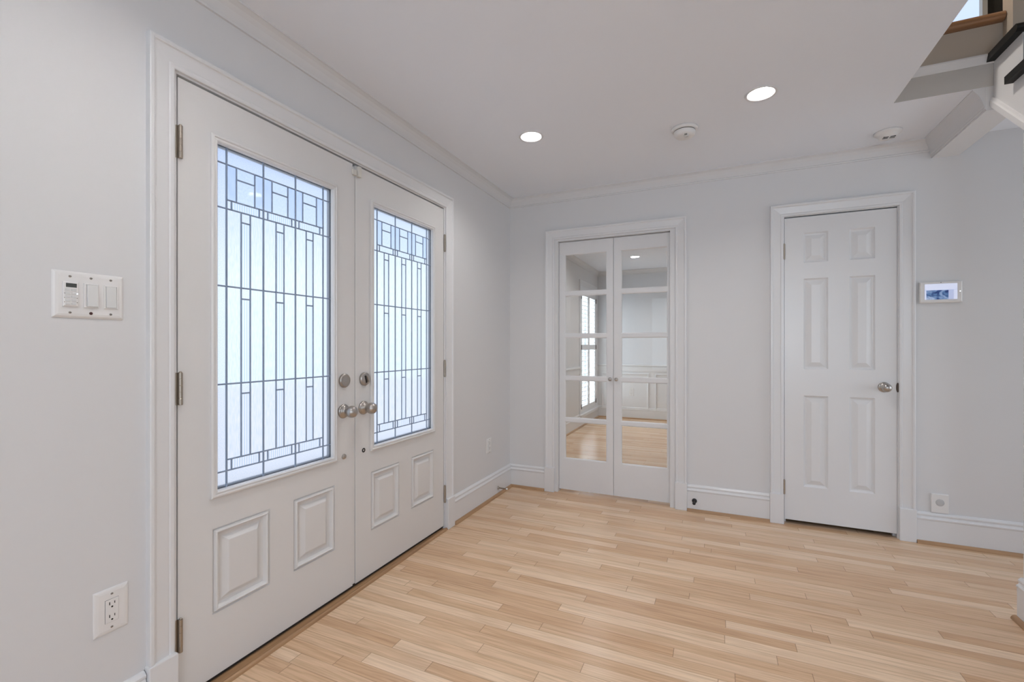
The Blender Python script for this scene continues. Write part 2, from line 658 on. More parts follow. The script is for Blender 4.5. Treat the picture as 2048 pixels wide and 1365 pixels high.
# ------------------------------------------------------------------ trim
CAS = [(0.0, 0.0), (0.0, 0.011), (0.003, 0.013), (0.013, 0.0135), (0.017, 0.011), (0.021, 0.012), (0.055, 0.0165), (0.060, 0.018),
       (0.063, 0.0225), (0.067, 0.024), (0.074, 0.024), (0.077, 0.022), (0.077, 0.0)]


def plinth(T, u0, u1, th, name_parent):
    p = MB(T)
    p.box(u0, u1, 0.0, 0.199, 0.0, th)
    return p.build('plinth_block', TRIM, name_parent, bevel=0.003)


def casing(name, T, u0, u1, vt, label):
    c = MB(T)
    c.casing(u0, u1, vt, 0.199, CAS)
    o = struct(c.build(name, TRIM), label, 'door casing')
    plinth(T, u0 - 0.081, u0 + 0.002, 0.029, o)
    plinth(T, u1 - 0.002, u1 + 0.081, 0.029, o)
    return o


casing('trim_1', TA(), -2.657, -1.025, 2.098, 'white moulded casing around the glazed double entry doors')
casing('trim_2', TB(), FX0 - 0.022, FX1 + 0.004, FTOP + .003, 'white moulded casing around the narrow french doors')
casing('trim_3', TB(), CX0 + 0.006, CX1 - 0.006, CTOP - .006, 'white moulded casing around the six panel closet door')

# jambs and stops
j = MB(TA())
for a, b_ in ((DY0, DY0 + 0.013), (DY1 - 0.013, DY1)):
    j.box(a, b_, 0.0, DTOP - 0.013, -0.14, 0.0)
j.box(DY0, DY1, DTOP - 0.013, DTOP, -0.14, 0.0)
j.box(DY0, DY0 + 0.03, 0.0, DTOP, -0.075, -0.050)
j.box(DY1 - 0.03, DY1, 0.0, DTOP, -0.075, -0.050)
j.box(DY0, DY1, DTOP - 0.035, DTOP, -0.075, -0.050)
struct(j.build('trim_4', TRIM), 'white jamb lining the glazed double entry doors', 'door jamb')
j = MB(TB())
for a, b_ in ((FX0, FX0 + 0.003), (FX1 - 0.034, FX1)):
    j.box(a, b_, 0.0, FTOP - 0.012, -WB, 0.0)
j.box(FX0, FX1, FTOP - 0.012, FTOP, -WB, 0.0)
j.box(FX0, FX1, FTOP - 0.030, FTOP, -0.10, -0.074)
struct(j.build('trim_5', TRIM), 'white jamb lining the narrow french doors', 'door jamb')
j = MB(TB())
for a, b_ in ((CX0, CX0 + 0.012), (CX1 - 0.012, CX1)):
    j.box(a, b_, 0.0, CTOP - 0.010, -WB, 0.0)
j.box(CX0, CX1, CTOP - 0.010, CTOP, -WB, 0.0)
j.box(CX0, CX0 + 0.025, 0.0, CTOP, -0.07, -0.04)
j.box(CX1 - 0.025, CX1, 0.0, CTOP, -0.07, -0.04)
j.box(CX0, CX1, CTOP - 0.03, CTOP, -0.07, -0.04)
struct(j.build('trim_6', TRIM), 'white jamb lining the six panel closet door', 'door jamb')

BASE = [(0.0, 0.0), (0.018, 0.0), (0.018, 0.142), (0.0215, 0.147), (0.0215, 0.153), (0.015, 0.158), (0.012, 0.166), (0.0155, 0.172),
        (0.0155, 0.178), (0.008, 0.186), (0.003, 0.189), (0.0, 0.189)]
QR = [(0.0, 0.0)] + [(0.018 * math.cos(a * PI / 12), 0.019 * math.sin(a * PI / 12)) for a in range(7)]


def base_A(name, y0, y1, label, x0=0.0, side=1):
    b = MB()
    b.prism([(x0 + side * p, q) for p, q in BASE], y0, y1, 1)
    o = struct(b.build(name, TRIM), label, 'baseboard')
    s = MB()
    s.prism([(x0 + side * (0.018 + p), q) for p, q in QR], y0, y1, 1)
    s.build('shoe_molding', SHOE_Y, o)
    return o


def base_B(name, x0, x1, label, y0=0.0):
    b = MB()
    b.prism([(y0 - p, q) for p, q in BASE], x0, x1, 0)
    o = struct(b.build(name, TRIM), label, 'baseboard')
    s = MB()
    s.prism([(y0 - 0.018 - p, q) for p, q in QR], x0, x1, 0)
    s.build('shoe_molding', SHOE_X, o)
    return o


base_A('baseboard_left', ROOM_F, DY0 - 0.0815, 'white baseboard below the triple switch plate beside the entry doors')
base_A('baseboard_left_corner', DY1 + 0.0815, 0.0, 'white baseboard between the entry doors and the room corner')
base_B('baseboard_back_corner', 0.0, FX0 - 0.1035, 'short white baseboard between the room corner and the french doors')
base_B('baseboard_back', FX1 + 0.0855, CX0 - 0.0755, 'white baseboard with a black door stop between french doors and closet')
base_B('baseboard_back_right', CX1 + 0.0755, ROOM_R, 'white baseboard running from the closet door under the wall screen')
base_A('baseboard_dining_left', WB, DIN_B, 'white baseboard under the shuttered dining room window', DIN_L)
base_B('baseboard_dining_back', DIN_L, DIN_R, 'low baseboard of the panelled dining room wall', DIN_B)

# crown moulding
CR = [(0.0, 2.372), (0.009, 2.372), (0.011, 2.379), (0.0065, 2.383), (0.0095, 2.389), (0.013, 2.396), (0.020, 2.412), (0.032, 2.427),
      (0.043, 2.434), (0.047, 2.436), (0.0515, 2.436), (0.0515, ZC), (0.0, ZC)]
m_ = MB()
m_.rings([[(p, ROOM_F, q) for p, q in CR], [(p, -p, q) for p, q in CR], [(2.80, -p, q) for p, q in CR]], True, True)
struct(m_.build('trim_7', PAINT), 'white crown moulding along the top of the entrance and back walls', 'crown moulding')
m_ = MB()
m_.rings([[(DIN_L + p, WB, q) for p, q in CR], [(DIN_L + p, DIN_B - p, q) for p, q in CR], [(DIN_R, DIN_B - p, q) for p, q in CR]], True, True)
struct(m_.build('trim_8', TRIM), 'white crown moulding around the dining room ceiling', 'crown moulding')

# beam with its own crown, running from the back wall to the stairs
b = MB()
b.box(2.803, 2.931, OY, 0.0, 2.330, ZC)
bo = struct(b.build('beam', TRIM), 'white ceiling beam between the back wall and the stairs', 'beam')
bt = MB()
BP = [(0.0, 2.338), (-0.004, 2.338), (-0.007, 2.345), (-0.004, 2.350), (-0.008, 2.356), (-0.012, 2.372), (-0.022, 2.400), (-0.038, 2.425),
      (-0.044, 2.434), (-0.048, 2.436), (-0.048, ZC), (0.0, ZC)]
bt.prism([(2.803 + p, q) for p, q in BP], OY, 0.0, 1)
bt.build('crown_molding', PAINT, bo)

# threshold below the entry doors
th = MB()


def sill_profile(x1):
    return [(-0.14, 0.0), (x1, 0.0)] + [(x1 - 0.010 + 0.010 * math.cos(a * PI / 12), 0.013 * math.sin(a * PI / 12)) for a in range(1, 13)][:11] + \
           [(x1 - 0.0205, 0.008), (-0.14, 0.010)]


th.rings([[(p, y_, q) for p, q in sill_profile(x_)] for y_, x_ in ((DY0 + 0.002, 0.050), (DY1 - 0.002, 0.024))], True, True)
struct(th.build('trim_9', SHOE_Y), 'rounded oak threshold strip under the double entry doors', 'threshold')
sw = MB()
sw.box(-0.05, -0.008, DY0 + .013, DY1 - .013, 0.012, 0.024)
struct(sw.build('trim_10', BLACK), 'dark weather seal under the double entry doors', 'door seal')

# ------------------------------------------------------------------ doors
def leaf(mb, u0, u1, v0, v1, th, panels=(), holes=()):
    """a door slab: front face with sunk and raised panels and with holes for glass"""
    rects = [(p[0], p[1], p[2], p[3]) for p in panels] + list(holes)
    us = sorted(set([u0, u1] + [x for r in rects for x in r[:2]]))
    vs = sorted(set([v0, v1] + [x for r in rects for x in r[2:4]]))
    for face_d in (0.0, -th):
        for a, b_ in zip(us, us[1:]):
            for c_, d_ in zip(vs, vs[1:]):
                mu, mv = (a + b_) / 2, (c_ + d_) / 2
                rr = rects if face_d == 0.0 else list(holes)
                if any(r[0] < mu < r[1] and r[2] < mv < r[3] for r in rr):
                    continue
                mb.face([mb.vert(a, c_, face_d), mb.vert(b_, c_, face_d), mb.vert(b_, d_, face_d), mb.vert(a, d_, face_d)])
    mb.rectrings(u0, u1, v0, v1, [(0, 0.0), (0, -th)])
    for p in panels:
        mb.rectrings(p[0], p[1], p[2], p[3], p[4], cap1=True)
    for h in holes:
        mb.rectrings(h[0], h[1], h[2], h[3], [(0, 0.0), (0, -th)])


EMBOSS = [(0, 0), (0.003, -0.006), (0.006, -0.0065), (0.010, 0.0040), (0.014, 0.0060), (0.018, 0.0030), (0.024, -0.0095), (0.030, -0.0115),
          (0.037, -0.0115), (0.040, -0.0105), (0.057, 0.0030), (0.060, 0.0035)]
SIXP = [(0, 0), (0.004, -0.005), (0.009, -0.0105), (0.015, -0.0115), (0.019, -0.0105), (0.043, -0.0015), (0.045, -0.001)]


def hinge(T, parent, u, z0, z1, d, side):
    h = MB(lambda a, b_, c_: T(u + a, c_, d + b_))
    n = 5
    L = (z1 - z0) / n
    for k in range(n):
        h.lathe(0, 0, [(0.0060, z0 + k * L + 0.0002), (0.0064, z0 + k * L + 0.0008), (0.0064, z0 + (k + 1) * L - 0.0008),
                       (0.0060, z0 + (k + 1) * L - 0.0002)], n=20, smooth=False)
    h.lathe(0, 0, [(0.003, z1 - .001), (0.0045, z1 + 0.001), (0.004, z1 + 0.003), (0.001, z1 + 0.0045)], n=12)
    h.box(-0.012 if side > 0 else 0, 0 if side > 0 else 0.012, -0.0075, -0.0062, z0, z1)
    return h.build('hinge', HINGE, parent)


def knob(T, parent, u, v, size=1.0, name='knob'):
    k = MB(T)
    s = size
    k.lathe(u, v, [(0.034 * s, 0.0), (0.034 * s, 0.004 * s), (0.031 * s, 0.0085 * s), (0.0285 * s, 0.0095 * s), (0.027 * s, 0.0095 * s),
                   (0.0255 * s, 0.0125 * s), (0.018 * s, 0.0155 * s), (0.0145 * s, 0.018 * s), (0.0135 * s, 0.027 * s),
                   (0.0150 * s, 0.031 * s), (0.0215 * s, 0.0355 * s), (0.0262 * s, 0.0425 * s), (0.0282 * s, 0.051 * s),
                   (0.0276 * s, 0.060 * s), (0.0246 * s, 0.0685 * s), (0.0185 * s, 0.0750 * s), (0.0100 * s, 0.0790 * s),
                   (0.0020 * s, 0.0803 * s)], n=36)
    return k.build(name, NICKEL, parent)


# --- glazed entry doors
LU = 0.267                      # half width of the visible glass
LZ0, LZ1 = 0.683, 1.919


def entry_door(name, y0, y1, yc, label):
    T = TA()
    TL = lambda u, v, d: (d, yc + u, v)
    z0, z1 = 0.026, 2.083
    s = MB(T)
    pans = [(yc - 0.282, yc - 0.055, 0.246, 0.548, EMBOSS), (yc + 0.056, yc + 0.282, 0.246, 0.548, EMBOSS)]
    leaf(s, y0, y1, z0, z1, 0.044, pans, [(yc - LU - 0.012, yc + LU + 0.012, LZ0 - 0.012, LZ1 + 0.012)])
    o = s.build(name, DOORP)
    struct(o, label, 'entry door')
    # raised frame holding the glass
    fr = MB(TL)
    P = [(0.0, -0.001), (0.0, 0.009), (0.004, 0.0125), (0.009, 0.0130), (0.0115, 0.0095), (0.0145, 0.0095), (0.0175, 0.0115),
         (0.0205, 0.0105), (0.0235, 0.005), (0.0240, -0.010)]
    fr.rectrings(-LU - 0.024, LU + 0.024, LZ0 - 0.026, LZ1 + 0.024, P)
    fr.build('glass_frame', DOORP, o)
    # glass, cell by cell
    def cell(u, z):
        du = min((u - k for k in (-0.149, 0.0, 0.149)), key=abs)
        if abs(u) > 0.2235 or z > 1.859 or z < 0.739:
            return 0
        if z > 1.73:
            return 4 if abs(du) < 0.037 else 3
        if z > 1.697 or z < 0.779:
            return 2 if abs(du) < 0.056 else 0
        if abs(du) < 0.0185:
            return 0 if (z > 1.66 or 1.372 < z < 1.413 or 1.016 < z < 1.056) else 2
        return 1
    G = LU + 0.010
    gu = sorted([-G, G, -0.2235, 0.2235, -0.075, 0.075] + [k + e for k in (-0.149, 0, 0.149) for e in (-0.0185, 0.0185, -0.037, 0.037, -0.056, 0.056)])
    gz = sorted([LZ0 - 0.01, LZ1 + 0.01, 1.859, 1.73, 1.697, 1.66, 1.413, 1.372, 1.056, 1.016, 0.779, 0.739])
    g = MB(TL)
    for d in (-0.014,):
        for a, b_ in zip(gu, gu[1:]):
            for c_, e_ in zip(gz, gz[1:]):
                g.face([g.vert(a, c_, d), g.vert(b_, c_, d), g.vert(b_, e_, d), g.vert(a, e_, d)], cell((a + b_) / 2, (c_ + e_) / 2))
    gl = g.build('glass_pane', [G_GRAN, G_RAIN, G_REED, G_PALE, G_SQR], o)
    gl['label'] = 'textured privacy glass of the door'
    # leading
    c = MB(TL)

    def bar(ua, za, ub, zb, wd=0.0031):
        if abs(ua - ub) < 1e-6:
            q = [(ua - wd, -0.0125), (ua - wd * .6, -0.0095), (ua + wd * .6, -0.0095), (ua + wd, -0.0125)]
            c.rings([[(p, z, d) for p, d in q] for z in (za, zb)], True, True)
        else:
            q = [(za - wd, -0.0128), (za - wd * .6, -0.0100), (za + wd * .6, -0.0100), (za + wd, -0.0128)]
            c.rings([[(u, p, d) for p, d in q] for u in (ua, ub)], True, True)

    zb, zt = LZ0 - 0.008, LZ1 + 0.008
    for u in (-0.2235, -0.075, 0.075, 0.2235):
        bar(u, zb, u, zt, 0.0042)
    for z in (1.859, 1.697, 1.413, 1.056, 0.739):
        bar(-G + .004, z, G - .004, z)
    for z in (1.73, 0.779):
        bar(-0.2235, z, 0.2235, z)
    for k in (-0.149, 0.0, 0.149):
        for e in (-0.0185, 0.0185):
            bar(k + e, 0.779, k + e, 1.697)
        for e in (-0.037, 0.037):
            bar(k + e, 1.73, k + e, 1.859)
        for e in (-0.056, 0.056):
            bar(k + e, 1.697, k + e, 1.73)
            bar(k + e, 0.739, k + e, 0.779)
        for z in (1.66, 1.372, 1.016):
            bar(k - 0.0185, z, k + 0.0185, z)
        bar(k - 0.037, 1.815, k + 0.037, 1.815)
    cm = c.build('lead_came', CAME, o, weld=False)
    cm['label'] = 'dark lead came dividing the glass into a geometric pattern'
    sp = MB(TL)
    sp.rectrings(-LU - 0.008, LU + 0.008, LZ0 - 0.008, LZ1 + 0.008, [(0.0, -0.019), (0.012, -0.019), (0.012, -0.032), (0.0, -0.032), (0.0, -0.019)])
    sp.build('glass_spacer', SPACER, o)
    return o


D1 = entry_door('door_1', -2.6415, -1.8515, -2.2465, 'white entry door half with leaded glass, hinged nearest the triple switch plate')
D2 = entry_door('door_2', -1.8315, -1.0410, -1.4385, 'white entry door half with leaded glass, hinged nearest the room corner')
a = MB(TA())
a.box(-1.8490, -1.8342, 0.030, 2.072, -0.046, -0.0035)
a.build('astragal_or_gap_block', DOORP, D1)
for z0, z1 in ((1.815, 1.923), (1.000, 1.107), (0.183, 0.292)):
    hinge(TA(), D1, -2.6370, z0, z1, 0.0065, 1)
    hinge(TA(), D2, -1.0360, z0 - .006, z1 - .006, 0.0065, -1)

# deadbolts and knobs
T = TA()
dbl = MB(T)
dbl.lathe(-1.907, 1.030, [(0.0335, 0), (0.0335, 0.006), (0.031, 0.0105), (0.027, 0.0125), (0.0245, 0.0125), (0.0235, 0.0115), (0.020, 0.0125), (0.004, 0.0135)], n=36)
o = dbl.build('deadbolt_cover', NICKEL, D1)
dbr = MB(T)
dbr.lathe(-1.772, 1.029, [(0.0335, 0), (0.0335, 0.007), (0.031, 0.0125), (0.028, 0.014), (0.004, 0.0145)], n=36)
o = dbr.build('deadbolt', NICKEL, D2)
TT = lambda u, v, d: T(-1.772 + u * math.cos(0.30) - v * math.sin(0.30), 1.029 + u * math.sin(0.30) + v * math.cos(0.30), d)
tt = MB(TT)
tt.box(-0.0065, 0.0015, -0.019, 0.019, 0.0140, 0.0158)
x = tt.build('key_slot', SLOT, o)
x['label'] = 'dark slot beside the thumb turn'
tt = MB(TT)
tt.rings([[(0.0085, -0.019, 0.0145), (0.0085, 0.019, 0.0145), (0.0010, 0.019, 0.0145), (0.0010, -0.019, 0.0145)],
          [(0.0075, -0.018, 0.018), (0.0075, 0.018, 0.018), (0.0022, 0.018, 0.018), (0.0022, -0.018, 0.018)],
          [(0.0068, -0.015, 0.025), (0.0068, 0.015, 0.025), (0.0032, 0.015, 0.025), (0.0032, -0.015, 0.025)]], True, True)
x = tt.build('thumb_turn', NICKEL, o, bevel=0.0012)
knob(T, D1, -1.912, 0.885)
knob(T, D2, -1.777, 0.885)
bt = MB(T)
bt.lathe(-1.909, 0.668, [(0.0125, 0), (0.0125, 0.003), (0.010, 0.007), (0.006, 0.0085), (0.001, 0.009)], n=24)
bt.build('bolt_cap', NICKEL, D1)
bt = MB(T)
bt.lathe(-1.776, 0.671, [(0.0105, -0.001), (0.0115, 0.002), (0.0095, 0.004), (0.0065, 0.0035), (0.0048, 0.001)], n=24, cap1=False)
bt.lathe(-1.776, 0.671, [(0.0048, 0.001), (0.0044, 0.0015), (0.001, 0.0018)], n=24, mi=1)
x = bt.build('bore_grommet', [BLACK, PLASTIC], D2)
x['label'] = 'small black ring around a white centre'
ss = MB(T)
ss.box(-1.8575, -1.8335, 2.030, 2.057, -0.002, 0.011)
x = ss.build('contact_magnet', SENSORP, D1, bevel=0.002)
ss = MB(T)
ss.box(-1.8285, -1.8065, 2.027, 2.079, 0.0005, 0.018)
x = ss.build('contact_sensor', SENSORP, D2, bevel=0.003)

# --- french doors
FLY = 0.035


def french_leaf(name, x0, x1, px0, px1, label, kx):
    T = TB(FLY)
    z0, z1 = 0.020, 2.046
    rows = [(1.638, 1.946), (1.291, 1.608), (0.946, 1.265), (0.604, 0.917), (0.271, 0.577)]
    s = MB(T)
    h = [(px0, px1, a, b_) for a, b_ in rows]
    leaf(s, x0, x1, z0, z1, 0.035, (), h)
    # sticking around each pane
    for r in h:
        s.rectrings(r[0] - 0.0, r[1] + 0.0, r[2], r[3], [(0.0, -0.0004), (0.002, -0.002), (0.006, -0.0035), (0.007, -0.009), (0.007, -0.018), (0.0, -0.018)])
    o = struct(s.build(name, TRIM), label, 'french door')
    g = MB(T)
    for r in h:
        g.box(r[0] + 0.002, r[1] - 0.002, r[2] + 0.002, r[3] - 0.002, -0.0155, -0.0125)
    x = g.build('glass_pane', CLEAR, o)
    x['label'] = 'five clear glass panes'
    if name == 'door_3':
        a_ = MB(T)
        a_.box(x1 - 0.012, x1 + 0.016, z0 + .004, z1 - .004, -0.044, -0.0355)
        a_.build('astragal_or_gap_block', BRONZE, o)  # dark strip added behind the leaves to block light through their gap
    k = MB(T)
    k.lathe(kx, 0.934, [(0.0085, 0), (0.0085, 0.002), (0.0055, 0.004), (0.005, 0.010), (0.009, 0.0135), (0.0135, 0.018), (0.0145, 0.022), (0.012, 0.0265), (0.006, 0.029), (0.001, 0.0295)], n=24)
    k.build('knob', NICKEL, o)
    return o


french_leaf('door_3', 0.4305, 0.8755, 0.478, 0.825, 'narrow white french door half whose glass shows the shuttered window', 0.853)
french_leaf('door_4', 0.8785, 1.2985, 0.934, 1.282, 'narrow white french door half whose glass shows the panelled wall', 0.902)

# --- closet door
T = TB(0.0)
s = MB(T)
pn = []
for a, b_ in ((2.143, 2.280), (2.394, 2.527)):
    for c_, d_ in ((1.748, 1.946), (1.042, 1.642), (0.260, 0.866)):
        pn.append((a, b_, c_, d_, SIXP))
leaf(s, 2.0335, 2.6365, 0.030, 2.0530, 0.035, pn)
D5 = struct(s.build('door_5', TRIM), 'white six panel closet door with a nickel knob', 'closet door')
hinge(T, D5, 2.0315, 1.780, 1.881, 0.005, 1)
hinge(T, D5, 2.0315, 0.198, 0.293, 0.005, 1)
knob(T, D5, 2.572, 0.937, 0.94)
st = MB(T)
st.lathe(2.6395, 0.937, [(0.030, 0.0), (0.030, 0.0022)], n=28, su=0.26, smooth=False)
x = st.build('strike_plate', BRONZE, D5)

# ------------------------------------------------------------------ wall plates
def plate(name, T, u0, u1, v0, v1, label, cat, th=0.0065, group=None):
    r = root(name, T((u0 + u1) / 2, v0, 0), label, cat, group)
    p = MB(T)
    p.rectrings(u0, u1, v0, v1, [(0.0, 0.0), (0.0, 0.001), (0.002, 0.0035), (0.006, th - 0.001), (0.012, th), (0.016, th)], cap0=True, cap1=True)
    o = p.build('cover_plate', PLASTIC, r, bevel=0.0012)
    return r, o


def screw(T, parent, u, v, d, m=PLASTIC):
    s = MB(T)
    s.lathe(u, v, [(0.0034, d - 0.001), (0.0034, d + 0.0004), (0.0026, d + 0.0012), (0.0005, d + 0.0014)], n=14)
    s.box(u - 0.0028, u + 0.0028, v - 0.0006, v + 0.0006, d + 0.0012, d + 0.0017, 1)
    return s.build('screw', [m, SLOT], parent)


T = TA()
sw, cp = plate('light_switch', T, -2.956, -2.7945, 1.272, 1.401, 'wide white triple switch plate with a keypad timer and two rockers', 'light switch', 0.007)
TH = 0.007
gx = [-2.9195, -2.8735, -2.8275]
for k, u in enumerate(gx):
    screw(T, sw, u, 1.386, TH, NICKEL)
    if k == 1:
        h = MB(T)
        h.lathe(u, 1.287, [(0.0042, TH - 0.001), (0.0042, TH + 0.0004), (0.001, TH + 0.0005)], n=14)
        x = h.build('screw_hole', mat('dark_red', (0.05, 0.012, 0.012), 0.5), sw)
        x['label'] = 'dark empty screw hole'
    else:
        screw(T, sw, u, 1.287, TH, NICKEL)
# keypad timer
b = MB(T)
u = gx[0]
b.rectrings(u - 0.0165, u + 0.0165, 1.303, 1.3705, [(0, TH - .002), (0, TH + 0.0035), (0.001, TH + 0.0045), (0.003, TH + 0.005)], cap1=True)
kt = b.build('keypad_timer', PLASTIC, sw)
d_ = MB(T)
d_.box(u - 0.0105, u + 0.0125, 1.3555, 1.3665, TH + 0.0045, TH + 0.0053)
d_.build('display', LCD, kt)
bu = MB(T)
for r_ in range(5):
    for c_ in range(2):
        uu = u - 0.0062 + c_ * 0.0125
        zz = 1.3485 - r_ * 0.0095
        bu.rectrings(uu - 0.0052, uu + 0.0052, zz - 0.0032, zz + 0.0032, [(0, TH + 0.0045), (0.0003, TH + 0.0065), (0.001, TH + 0.0068)], cap1=True)
x = bu.build('button_pad', PLASTIC2, kt)
for uu, zz in ((u - 0.0135, 1.3385), (u - 0.0135, 1.3265), (u - 0.0135, 1.3145), (u + 0.0135, 1.3265), (u + 0.0135, 1.3145)):
    bd = MB(T)
    bd.lathe(uu, zz, [(0.0011, TH + 0.0045), (0.0011, TH + 0.0055)], n=8)
    bd.build('indicator_dot', INK, kt)
le = MB(T)
le.lathe(u + 0.0135, 1.3385, [(0.0016, TH + 0.0045), (0.0014, TH + 0.0062), (0.0004, TH + 0.0066)], n=10)
x = le.build('indicator_light', LED, kt)
x['label'] = 'glowing pale blue light'
# two rockers
for k, tilt in ((1, 0.0075), (2, 0.0055)):
    u = gx[k]
    b = MB(T)
    b.rectrings(u - 0.0165, u + 0.0165, 1.3025, 1.3705, [(0, TH - .002), (0, TH + 0.0028), (0.0012, TH + 0.0034), (0.0032, TH + 0.0034), (0.0034, TH + 0.001)], cap1=True)
    f = b.build('switch_frame', PLASTIC, sw)
    p = MB(T)
    x0, x1 = (u - 0.0105, u + 0.0150) if k == 1 else (u - 0.0128, u + 0.0128)
    p.rings([[(x0, 1.3055, TH), (x1, 1.3055, TH), (x1, 1.368, TH), (x0, 1.368, TH)],
             [(x0 + .0006, 1.3062, TH + tilt), (x1 - .0006, 1.3062, TH + tilt), (x1 - .0006, 1.3665, TH + 0.0042), (x0 + .0006, 1.3665, TH + 0.0042)]], True, True)
    p.build('rocker', PLASTIC2, f, bevel=0.0008)


def outlet(name, T, u0, u1, v0, v1, label, group=None):
    r, cp = plate(name, T, u0, u1, v0, v1, label, 'outlet', 0.006, 'wall outlets')
    uc, vc = (u0 + u1) / 2, (v0 + v1) / 2
    b = MB(T)
    b.rectrings(uc - 0.0166, uc + 0.0166, vc - 0.0336, vc + 0.0336, [(0, 0.005), (0, 0.0062)], cap1=True)
    x = b.build('gap_shadow', SLOT, r)
    b = MB(T)
    b.rectrings(uc - 0.0159, uc + 0.0159, vc - 0.0329, vc + 0.0329, [(0, 0.0055), (0, 0.0075), (0.0008, 0.008)], cap1=True)
    d = b.build('receptacle', PLASTIC, r)
    s = MB(T)
    for k in (-1, 1):
        z = vc + k * 0.0185
        s.box(uc - 0.0074, uc - 0.0052, z - 0.001, z + 0.0075, 0.0075, 0.0083)
        s.box(uc + 0.0052, uc + 0.0072, z, z + 0.0068, 0.0075, 0.0083)
        s.lathe(uc, z - 0.0075, [(0.0026, 0.0078), (0.0026, 0.0083)], n=10)
    s.build('socket_slots', SLOT, d)
    screw(T, r, uc, vc + 0.0485, 0.006, NICKEL)
    screw(T, r, uc, vc - 0.0485, 0.006, NICKEL)
    return r


outlet('wall_outlet', TA(), -2.8670, -2.7815, 0.356, 0.487, 'white double outlet on the wall below the triple switch plate')
outlet('wall_outlet', TA(), -0.437, -0.359, 0.362, 0.478, 'small white outlet between the entry doors and the room corner')
outlet('wall_outlet', TB(DIN_B), 0.288, 0.369, 0.369, 0.506, 'white outlet on the panelled dining room wall behind the french doors')

# touch screen on the back wall
T = TB()
r = root('wall_touchscreen', T(2.838, 1.455, 0), 'white wall touchscreen showing a blue picture beside the closet door', 'control panel')
p = MB(T)
p.rectrings(2.7395, 2.937, 1.4545, 1.5805, [(0.0, 0.0), (0.0, 0.018), (0.002, 0.0225), (0.006, 0.0245)], cap0=True, cap1=True)
p.build('housing', PLASTIC, r, bevel=0.002)
p = MB(T)
sx0, sx1, sz0, sz1 = 2.7625, 2.9125, 1.4735, 1.5665
p.box(sx0, sx1, sz0, sz1 - 0.036, 0.0235, 0.0252, 0)
p.box(sx0, sx1, sz1 - 0.036, sz1, 0.0235, 0.0252, 1)
p.box(sx0 + .110, sx0 + .134, sz0, sz1 - 0.036, 0.0245, 0.0256, 2)
p.box(sx0 + .134, sx1, sz0, sz1 - 0.036, 0.0245, 0.0256, 1)
p.box(sx0, sx0 + .007, sz0, sz1 - 0.034, 0.0245, 0.0256, 1)
p.box(sx0, sx1, sz1 - 0.038, sz1 - 0.0355, 0.0245, 0.0257, 2)
x = p.build('screen', [SCREEN, SCREEN_SKY, SCREEN_BLUE], r)
x['label'] = 'lit screen with a blurred blue picture'
p = MB(T)
p.lathe(2.838, 1.5745, [(0.0022, 0.0235), (0.0022, 0.0252)], n=12)
p.build('camera_dot', SLOT, r)
p = MB(T)
p.lathe(2.9255, 1.519, [(0.0025, 0.0235), (0.0022, 0.0255), (0.0006, 0.026)], n=12)
p.build('indicator_light', LED, r)

# plate with round sensor above the baseboard
r = root('sensor_plate', T(2.839, 0.189, 0), 'square white wall plate with a grey round centre just above the baseboard', 'wall plate')
p = MB(T)
p.rectrings(2.798, 2.880, 0.190, 0.304, [(0.0, 0.0), (0.0, 0.006), (0.001, 0.009), (0.004, 0.010)], cap0=True, cap1=True)
p.build('cover_plate', PLASTIC, r)
p = MB(T)
p.lathe(2.839, 0.254, [(0.021, 0.0095), (0.021, 0.0105), (0.019, 0.0115), (0.010, 0.0120), (0.001, 0.0120)], n=28)
p.build('sensor_disc', mat('grey_disc', (0.52, 0.52, 0.52), 0.5), r)

# door stops
T = TB(-0.018)
r = root('door_stop', T(1.470, 0.077, 0), 'black rubber door stop on the baseboard between french doors and closet', 'door stop')
p = MB(T)
p.lathe(1.470, 0.078, [(0.017, 0.0), (0.017, 0.003), (0.013, 0.006), (0.007, 0.008)], n=24)
p.build('mounting_disc', BLACK, r)
p = MB(T)
p.lathe(1.470, 0.078, [(0.0055, 0.006), (0.0050, 0.050)], n=16)
x = p.build('shaft', BRONZE, r)
p = MB(T)
p.lathe(1.470, 0.078, [(0.007, 0.050), (0.0105, 0.052), (0.0110, 0.064), (0.0095, 0.068), (0.002, 0.069)], n=20)
p.build('rubber_tip', BLACK, r)
T = TA(0.018)
r = root('door_stop', T(-0.270, 0.058, 0), 'thin brass spring door stop on the baseboard by the room corner', 'door stop')
p = MB(T)
p.lathe(-0.270, 0.058, [(0.014, 0.0), (0.014, 0.003), (0.010, 0.0065), (0.006, 0.008)], n=22)
p.build('mounting_disc', NICKEL, r)
p = MB(T)
pr = []
for k in range(34):
    d0 = 0.007 + k * 0.0019
    pr += [(0.0040, d0), (0.0054, d0 + 0.0009)]
p.lathe(-0.270, 0.058, pr, n=14)
p.build('spring', HINGE, r)
p = MB(T)
p.lathe(-0.270, 0.058, [(0.006, 0.071), (0.0075, 0.073), (0.0075, 0.081), (0.005, 0.084), (0.001, 0.0845)], n=16)
p.build('rubber_tip', PLASTIC, r)

